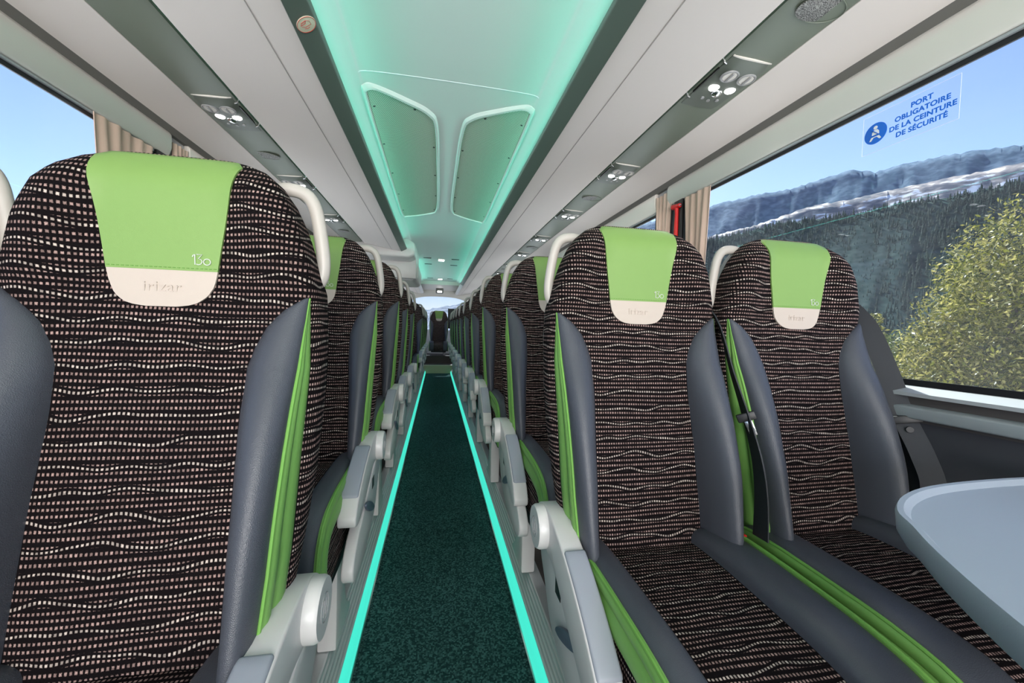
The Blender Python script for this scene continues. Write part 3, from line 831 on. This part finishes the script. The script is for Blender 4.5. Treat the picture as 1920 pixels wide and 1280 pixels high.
# ceiling grilles
def ceil_z(x): return interp([(-0.45, 1.985), (-0.41, 1.988), (-0.365, 2.014), (-0.31, 2.029), (0, 2.033), (0.31, 2.029), (0.365, 2.014), (0.41, 1.988), (0.45, 1.985)], x)
def grille(s):
    # outline (x from the centre, y along the bus)
    k = .985
    out = smoothpath([(.338, 1.72, 0), (.30, 1.725, 0), (.20, 1.79, 0), (.105, 1.87, 0), (.072, 2.0, 0), (.064, 2.5, 0), (.062, 3.1, 0), (.075, 3.38, 0), (.12, 3.46, 0), (.25, 3.56, 0), (.325, 3.585, 0), (.350, 3.50, 0), (.352, 2.9, 0), (.352, 2.2, 0), (.350, 1.78, 0)], 5, closed=True)
    cx, cy = .21, 2.65
    def pt(p, sc, dz): 
        x = cx + (p.x - cx) * sc[0]; y = cy + (p.y - cy) * sc[1]
        return (s * x, y, ceil_z(x) + dz)
    m = MB()
    a = [pt(p, (1.12, 1.035), -.0005) for p in out]; b = [pt(p, (1.08, 1.022), -.011) for p in out]; c = [pt(p, (1.03, 1.006), -.012) for p in out]; d = [pt(p, (1.0, 1.0), -.003) for p in out]; e = [pt(p, (1.0, 1.0), .004) for p in out]; f = [pt(p, (1.12, 1.035), .004) for p in out]
    m.rings([a, b, c, d, e, f], cap=False)
    m.rings([f, a], cap=False)
    t = empty('ceiling_grille', (s * cx, cy, 2.0))
    o = m.build('moulded_rim', M['ceiling'], t); 
    # perforated sheet, as strips across following the arch
    nx = 10; rows = []
    n = len(out)
    m = MB(); ring0 = [pt(p, (1.0, 1.0), -.0035) for p in out]; ring1 = [pt(p, (.5, .5), -.0035) for p in out]; ring2 = [pt(p, (.02, .02), -.0035) for p in out]; ring3 = [pt(p, (1.0, 1.0), .003) for p in out]
    m.rings([ring3, ring0, ring1, ring2])
    g = m.build('perforated_sheet', M['grille'], t)
    for q in (o, g):
        for v in q.data.vertices: v.co = v.co - Vector((s * cx, cy, 2.0))
    m = MB()
    for (x, y) in ((.335, 1.84), (.34, 2.2), (.34, 2.6), (.34, 3.0), (.34, 3.4), (.078, 2.2), (.074, 2.6), (.072, 3.0), (.16, 1.84), (.085, 3.35)):
        m.disc((s * (x - cx), y - cy, ceil_z(x) - .004 - 2.0), (0, 0, -1), .006, .002, 10)
    m.build('screws', M['groove'], t)
    return tag(t, 'perforated petal-shaped ceiling grille on the %s of the aisle ceiling' % ('table half' if s > 0 else 'half away from the table'), 'ceiling grille', 'ceiling grilles')
grille(-1); grille(1)

# small ceiling fittings farther back
for i, y in enumerate((5.85, 8.2)):
    o = MB().box(-.055, .055, y - .09, y + .09, 2.024, 2.036).build('ceiling_lamp', M['header'], bevel=.004)
    tag(o, 'small white lamp in the middle of the teal ceiling, %s from the front' % ordinal(i), 'ceiling lamp', 'small ceiling lamps')
    MB().box(-.04, .04, y - .07, y + .07, 2.021, 2.0245).build('diffuser', M['lamp'], o, bevel=.002)
for i, (x, y) in enumerate(((-.20, 5.75), (.20, 5.75), (-.2, 6.3), (.2, 6.3), (-.2, 8.1), (.2, 8.1))):
    z = ceil_z(x)
    o = MB().box(x - .055, x + .055, y - .018, y + .018, z - .0035, z + .003).build('ceiling_slot', M['groove'], bevel=.002)
    tag(o, 'narrow dark slot in the teal ceiling, %s row, %s half' % (ordinal(i // 2), 'table' if x > 0 else 'cabinet'), 'vent', 'ceiling slots')
o = MB().box(-.09, .09, 9.35, 9.60, 1.84, 1.955).build('ceiling_monitor', M['recess'], bevel=.02)
tag(o, 'small grey box with a lit lamp hanging above the rear window', 'ceiling lamp')
MB().box(-.05, .05, 9.343, 9.351, 1.85, 1.885).build('lamp_face', M['lamp'], o, smooth=False)

# white overhead cabinet that closes the shorter bin
t = empty('overhead_cabinet', (-.7, 4.38, 1.75))
m = MB(); m.prism([(-.45, .04), (.34, .04), (.40, .07), (.415, .13), (.40, .20), (.33, .245), (-.45, .245)], 'y', 0, .36)
m.build('upper_shell', M['white'], t, bevel=.02, seg=4)
m = MB(); m.prism([(-.45, -.16), (.37, -.16), (.42, -.13), (.43, .0), (.40, .06), (-.45, .06)], 'y', .40, 1.3)
m.build('lower_shell', M['white'], t, bevel=.02, seg=4)
MB().box(-.3, .405, .3, .9, -.15, .22).build('body', M['white'], t, bevel=.01)
tag(t, 'white rounded overhead cabinet at the end of the bin with the round sticker', 'cabinet')

# round sticker on the rail
def rail_sticker():
    c = Vector((-.408, 1.175, 1.8632)); n = Vector((.496, 0, -.868)).normalized()
    t = empty('round_sticker', c)
    xd = Vector((0, -1, 0)); yd = n.cross(xd).normalized()
    # seen from below: 'right' is towards -x
    m = MB(); m.disc((0, 0, 0), n, .0265, .0018, 36, xdir=(0, 1, 0)); m.build('sticker_disc', M['stickercream'], t)
    U = Vector((0, 1, 0)) * -1; V = Vector((n.z, 0, -n.x)) * -1
    def P(a, b): return n * .0022 + U * b * -1 + V * a * -1
    m = MB(); m.tube([P(.0255 * math.cos(q), .0255 * math.sin(q)) for q in [k * math.pi / 20 for k in range(40)]], .0006, 6, closed=True)
    m.build('red_ring', M['stickerred'], t)
    m = MB()
    m.tube([P(-.012, .003), P(-.010, -.010), P(-.001, -.014)], .0005, 5); m.tube([P(-.012, .003), P(.004, .006), P(.014, .002)], .0005, 5)
    m.tube([P(-.001, -.014), P(.012, -.010), P(.016, -.002), P(.002, -.006), P(-.001, -.014)], .0008, 5); m.tube([P(-.006, .010), P(.0, .013), P(.008, .011)], .0006, 5)
    m.build('red_drawing', M['stickerred'], t)
    tag(t, 'round cream sticker with a red ring and drawing on the dark bin rail', 'sticker')
rail_sticker()

# ------------------------------------------------------------------ window sticker: seat-belt notice
def notice():
    t = empty('seatbelt_notice', (WX - .001, .835, 1.635))
    # local frame: text right = -y, up = +z, face = -x
    def L(u, v, d=0): return (-.0014 - d, -u, v)
    m = MB(); m.box(-.0006, .0002, -.108, .108, -.052, .055); m.build('clear_film', M['film'], t, smooth=False)
    m = MB()
    for (a, b) in (((-.108, -.052), (.108, -.052)), ((.108, -.052), (.108, .055)), ((.108, .055), (-.108, .055)), ((-.108, .055), (-.108, -.052))):
        m.tube([L(*a), L(*b)], .0004, 4)
    m.build('film_edge', M['signwhite'], t)
    m = MB()
    for line, v in (('PORT', .0275), ('OBLIGATOIRE', .0065), ('DE LA CEINTURE', -.0145), ('DE SÉCURITÉ', -.0355)):
        vs, fs = text_mesh(line, .0180, .0003, bold=.0006, spacing=1.05)
        m.add([L(p[0] + .031, p[1] + v, p[2]) for p in vs], fs)
    m.build('lettering', M['blue'], t, smooth=False)
    c0 = (-.0745, .000)
    m = MB(); m.disc(L(*c0), (-1, 0, 0), .029, .0008, 40)
    m.build('blue_disc', M['blue'], t)
    m = MB()
    def Q(u, v): return L(c0[0] + u, c0[1] + v, .0010)
    m.disc(Q(0, .016), (-1, 0, 0), .0052, .0006, 16)
    def poly(pts):
        n = len(pts); m.add([Q(*p) for p in pts], [tuple(range(n))])
    poly([(-.004, .010), (.005, .010), (.0095, .004), (.010, -.006), (-.009, -.006), (-.0085, .004)])
    poly([(-.010, -.0085), (.010, -.0085), (.016, -.018), (.011, -.019), (.004, -.011), (-.004, -.011), (-.010, -.019), (-.015, -.018)])
    m.build('white_figure', M['signwhite'], t, smooth=False)
    m = MB(); m.tube([L(c0[0] - .010, c0[1] + .013, .0018), L(c0[0] + .009, c0[1] - .006, .0018)], .0011, 6); m.tube([L(c0[0] - .012, c0[1] - .0055, .0018), L(c0[0] + .012, c0[1] - .0055, .0018)], .0011, 6)
    m.build('belt_mark', M['blue'], t)
    tag(t, 'clear window sticker with blue French seat-belt notice and round belt symbol', 'sticker')
notice()

# ------------------------------------------------------------------ curtains and emergency hammers at the pillars
def curtain(s, ya, yb, z1, z0, folds, label, pinch=.75):
    m = MB(); rows = []; n = folds * 10
    for j in range(13):
        tz = j / 12; z = z1 + (z0 - z1) * tz
        w = 1 - (1 - pinch) * math.sin(min(1, tz * 1.6) * math.pi / 2)
        front = []; back = []
        for i in range(n + 1):
            ti = i / n; yc = (ya + yb) / 2; y = yc + (ti - .5) * (yb - ya) * w
            d = .008 * math.sin(ti * folds * 2 * math.pi + .5 * math.sin(tz * 3)) * (.6 + .4 * tz) + .003 * math.sin(ti * 13 + tz * 6)
            front.append((s * (1.157 + d), y, z)); back.append((s * (1.160 + d), y, z))
        rows.append(front + back[::-1])
    m.rings(rows)
    o = m.build('curtain', M['curtain'], angle=60)
    tag(o, label, 'curtain', 'beige curtains at the window pillars')
def hammer(s, y, label):
    t = empty('emergency_hammer', (s * 1.165, y, 1.64))
    MB().box(s * -.006, s * .006, -.035, .035, -.11, .09).build('holder', M['black'], t, bevel=.003)
    m = MB(); m.tube([(s * -.012, 0, -.10), (s * -.012, 0, .02), (s * -.014, 0, .05)], [.011, .009, .010], 10)
    m.build('hammer_handle', M['red'], t)
    m = MB(); m.tube([(s * -.014, -.028, .055), (s * -.014, .03, .06)], [.010, .014], 10); m.build('hammer_head', M['red'], t)
    m = MB(); m.tube([(s * -.014, -.028, .055), (s * -.014, -.040, .054)], [.006, .001], 10); m.build('metal_point', M['chrome'], t)
    tag(t, label, 'hammer', 'emergency hammers')
curtain(1, 1.57, 1.755, 1.722, .95, 4, 'beige curtain gathered beside the window with the seat-belt sticker')
curtain(1, 1.87, 2.015, 1.80, .95, 4, 'beige curtain behind the red hammer, at the second window on the table side')
hammer(1, 1.81, 'red emergency hammer between two beige curtains on the table side')
curtain(-1, 1.53, 1.80, 1.722, .95, 5, 'beige curtain gathered beside the sky-filled window opposite the table')
curtain(-1, 1.92, 2.015, 1.80, .95, 4, 'beige curtain behind the blind cassette end opposite the table')
hammer(-1, 1.86, 'red emergency hammer on the pillar opposite the table')

# ------------------------------------------------------------------ the table by the camera
def table():
    zt = .80
    def P(px, py):
        d = pix_ray(px, py); k = (zt - CAM.z) / d.z; p = CAM + d * k; return Vector((p.x, p.y, 0))
    pts = [Vector(q + (0,)) for q in ((1.13, .515), (.95, .518), (.80, .508), (.70, .482), (.628, .442), (.592, .400), (.545, .345), (.478, .25), (.425, .15), (.41, .05), (.43, -.06), (.54, -.12), (.8, -.13), (1.13, -.13))]
    ol = smoothpath(pts, 4)
    c = Vector((.85, .19, 0))
    def ring(off, z):
        out = []
        n = len(ol)
        for i, p in enumerate(ol):
            a = ol[i - 1] if i else ol[0]; b = ol[(i + 1) % n] if i < n - 1 else ol[-1]
            d = (b - a).normalized(); nn = Vector((d.y, -d.x, 0)); nn = nn if nn.dot(p - c) > 0 else -nn
            if i in (0, n - 1): nn = Vector((0, math.copysign(1, p.y), 0))
            q = p + nn * off; out.append((q.x - .9, q.y - .2, z - ZP))
        return out
    t = empty('side_table', (.9, .2, ZP))
    m = MB()
    m.rings([ring(-.040, zt - .050), ring(-.012, zt - .046), ring(-.002, zt - .028), ring(0, zt - .006), ring(-.002, zt), ring(-.009, zt), ring(-.012, zt - .003), ring(-.017, zt - .008)])
    m.build('table_top', M['table'], t, angle=28)
    m = MB(); m.tube([(.515 - .9, .215 - .2, 0), (.515 - .9, .215 - .2, zt - .05 - ZP)], .026, 20); m.build('table_leg', M['sill'], t)
    tag(t, 'pale grey rounded table with a raised rim beside the window', 'table')
table()

# ------------------------------------------------------------------ outside
GZ = -1.25
struct(MB().box(-60, 14, -60, 60, GZ - .5, GZ).build('ground', M['bounce_ground'], smooth=False))

def hill(name, crest, d_top, d_base, base_elev, m, rough, rows=26, cols=220, amp=.02, az0=8, az1=86):
    """hillside: crest polyline given as directions, slopes down towards the road"""
    rnd = random.Random(sum(map(ord, name)))
    dirs = []
    for px, py in crest:
        d = pix_ray(px, py); dirs.append((math.atan2(d.x, d.y), d.z / math.hypot(d.x, d.y)))
    vs, fs = [], []
    ph = [rnd.uniform(0, 6) for _ in range(12)]
    for i in range(cols + 1):
        az = R(az0) + (R(az1) - R(az0)) * i / cols
        te = interp(dirs, az)
        for j in range(rows + 1):
            tt = j / rows
            d = d_top + (d_base - d_top) * tt
            e = te + (base_elev - te) * tt
            nz = sum(math.sin(az * f + ph[q] + tt * 9 * (q % 3)) / (q + 1) for q, f in enumerate((13, 29, 61, 113, 190, 301)))
            fade = math.sin(math.pi * min(1, tt * 1.0)) if tt > 0 else 0
            h = d * e + d * amp * nz * fade * .3 + (rnd.random() - .5) * rough * (1 if tt < .9 else .3)
            dd = d * (1 + .03 * nz * fade)
            vs.append((CAM.x + dd * math.sin(az), CAM.y + dd * math.cos(az), CAM.z + h))
    for i in range(cols):
        for j in range(rows):
            a = i * (rows + 1) + j; fs.append((a, a + 1, a + rows + 2, a + rows + 1))
    # back face so the hill has its own body
    k = len(vs)
    for i in range(cols + 1):
        p = vs[i * (rows + 1)]; q = Vector((p[0] - CAM.x, p[1] - CAM.y, 0)) * 1.25
        vs.append((CAM.x + q.x, CAM.y + q.y, GZ - 30))
    for i in range(cols): fs.append((i * (rows + 1), (i + 1) * (rows + 1), k + i + 1, k + i))
    mb = MB(); mb.add(vs, fs)
    o = mb.build(name, m, angle=180); struct(o); return o
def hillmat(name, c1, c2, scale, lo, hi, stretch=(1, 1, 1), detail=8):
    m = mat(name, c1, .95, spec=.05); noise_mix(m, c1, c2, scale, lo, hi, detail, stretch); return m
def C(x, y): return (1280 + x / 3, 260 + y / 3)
far_m = hillmat('hazy_far_forest', (.080, .13, .195), (.15, .215, .29), .035, .42, .62)  # distance haze is put into the blue base colour
mid_m = hillmat('bare_slope', (.15, .155, .18), (.38, .34, .32), .030, .40, .54, (1, 1, 2.5))
nt = mid_m.node_tree
cr = [n for n in nt.nodes if n.type == 'VALTORGB'][0]
e = cr.color_ramp.elements.new(.60); e.color = (.78, .80, .84, 1)
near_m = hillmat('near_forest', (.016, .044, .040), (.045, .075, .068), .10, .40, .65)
low_m = hillmat('low_forest', (.018, .038, .055), (.05, .085, .11), .05, .35, .7)
ridge = [C(-600, 560), C(-200, 470), C(190, 370), C(420, 312), C(620, 280), C(740, 240), C(860, 205), C(930, 177), C(1000, 177), C(1080, 190), C(1200, 150), C(1450, 100), C(1700, 60), C(1920, 35), C(2600, -60)]
mid = [C(-600, 700), C(190, 540), C(400, 490), C(700, 385), C(1000, 330), C(1300, 262), C(1600, 200), C(1920, 135), C(2600, 20)]
near = [C(-600, 760), C(190, 560), C(400, 515), C(560, 478), C(800, 450), C(1000, 420), C(1250, 365), C(1500, 330), C(1700, 285), C(1920, 240), C(2600, 150)]
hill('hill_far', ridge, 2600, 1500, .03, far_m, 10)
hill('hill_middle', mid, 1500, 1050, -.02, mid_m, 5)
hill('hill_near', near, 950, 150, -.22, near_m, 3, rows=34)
rear_m = hillmat('hazy_snowy_slope', (.30, .36, .44), (.72, .76, .82), .012, .40, .60)  # snow tones with blue distance haze mixed into the colour
hill('hill_rear', [(700, 580), (760, 572), (800, 580), (830, 574), (880, 568), (960, 575)], 1800, 700, -.01, rear_m, 8, cols=80, az0=-14, az1=14)
# forest on the near hill: nobody could count it
def forest():
    rnd = random.Random(3); mb = MB()
    dirs = []
    for px, py in near:
        d = pix_ray(px, py); dirs.append((math.atan2(d.x, d.y), d.z / math.hypot(d.x, d.y)))
    for _ in range(9500):
        az = R(rnd.uniform(30, 72)); tt = rnd.random() ** 1.25 * .78
        te = interp(dirs, az); d = 950 + (150 - 950) * tt; e = te + (-.22 - te) * tt
        h = rnd.uniform(8, 16) * (1 - .45 * tt); r = h * .2
        x, y, z = CAM.x + d * math.sin(az), CAM.y + d * math.cos(az), CAM.z + d * e - 3
        vs = []; fs = []
        for lv, (zz, rr) in enumerate(((.12, 1), (.45, .62), (.75, .33))):
            k = len(vs)
            vs += [(x + rr * r * math.cos(q * 1.2566 + lv), y + rr * r * math.sin(q * 1.2566 + lv), z + h * zz) for q in range(5)] + [(x, y, z + h * min(1, zz + .40))]
            fs += [(k + q, k + (q + 1) % 5, k + 5) for q in range(5)]
        mb.add(vs, fs)
    o = mb.build('conifer_forest', M['conifer'], smooth=False)
    tag(o, 'dark green conifer forest covering the lower hillside outside the window', 'forest', kind='stuff')
forest()

# the leafy tree and bushes just outside the window with the notice
def at(px, py, dist):
    d = pix_ray(px, py); return CAM + d / math.hypot(d.x, d.y) * dist
def leafy(name, label, cat, blobs, base, nleaf, size, m, seed, trunk_r=.07):
    rnd = random.Random(seed); t = empty(name, base)
    mb = MB()
    tot = sum(r ** 2 for _, r in blobs)
    for c, r in blobs:
        for _ in range(int(nleaf * r * r / tot)):
            v = Vector((rnd.gauss(0, 1), rnd.gauss(0, 1), rnd.gauss(0, 1))).normalized() * r * (.62 + .42 * rnd.random() ** .6)
            lump = 1 + .16 * math.sin(v.x * 9 / r + v.z * 7 / r) * math.cos(v.y * 8 / r)
            p = c + v * lump - base
            a = Vector((rnd.gauss(0, 1), rnd.gauss(0, 1), rnd.gauss(0, 1))).normalized(); b = a.cross(Vector((rnd.gauss(0, 1), rnd.gauss(0, 1), rnd.gauss(0, 1)))).normalized()
            l = size * rnd.uniform(.6, 1.3); w = l * .38
            mb.add([p - a * l, p + b * w, p + a * l, p - b * w], [(0, 1, 2, 3)])
    mb.build('foliage', m, t, smooth=False)['kind'] = 'stuff'
    m2 = MB()
    for c, r in blobs:
        e = c - base; m2.tube(smoothpath([(0, 0, 0), (e.x * .35, e.y * .35, e.z * .5), (e.x, e.y, e.z)], 4), [trunk_r * (1 - .8 * k / 8) for k in range(9)], 7)
    m2.build('trunk', M['bark'], t)
    return tag(t, label, cat)
D = 6.5
blobs = [(at(1905, 560, D), .62), (at(1850, 640, D - .2), .60), (at(1960, 500, D + .3), .7), (at(1790, 690, D - .3), .50), (at(1740, 720, D), .40), (at(1990, 640, D), .9), (at(1860, 760, D - .4), .75), (at(1700, 740, D + .2), .32)]
leafy('olive_tree', 'dense yellow-green leafy tree close outside the window with the sticker', 'tree', blobs, Vector((at(1880, 640, D).x, at(1880, 640, D).y, GZ)), 46000, .025, M['leaf'], 11, .10)
blobs = [(at(1672, 665, 9.5), .38), (at(1690, 690, 9.3), .4), (at(1655, 700, 9.8), .4)]
leafy('green_bush', 'small green bush between the window seat and the yellow-green tree', 'bush', blobs, Vector((at(1675, 690, 9.5).x, at(1675, 690, 9.5).y, GZ)), 5000, .035, M['leaf2'], 12, .04)
blobs = [(at(1636, 600, 12), .17), (at(1640, 625, 12), .2), (at(1648, 650, 12), .24)]
leafy('sapling', 'slender sapling with pale leaf tips beside the window seat shoulder', 'tree', blobs, Vector((at(1640, 640, 12).x, at(1640, 640, 12).y, GZ)), 900, .045, M['leaf'], 13, .03)
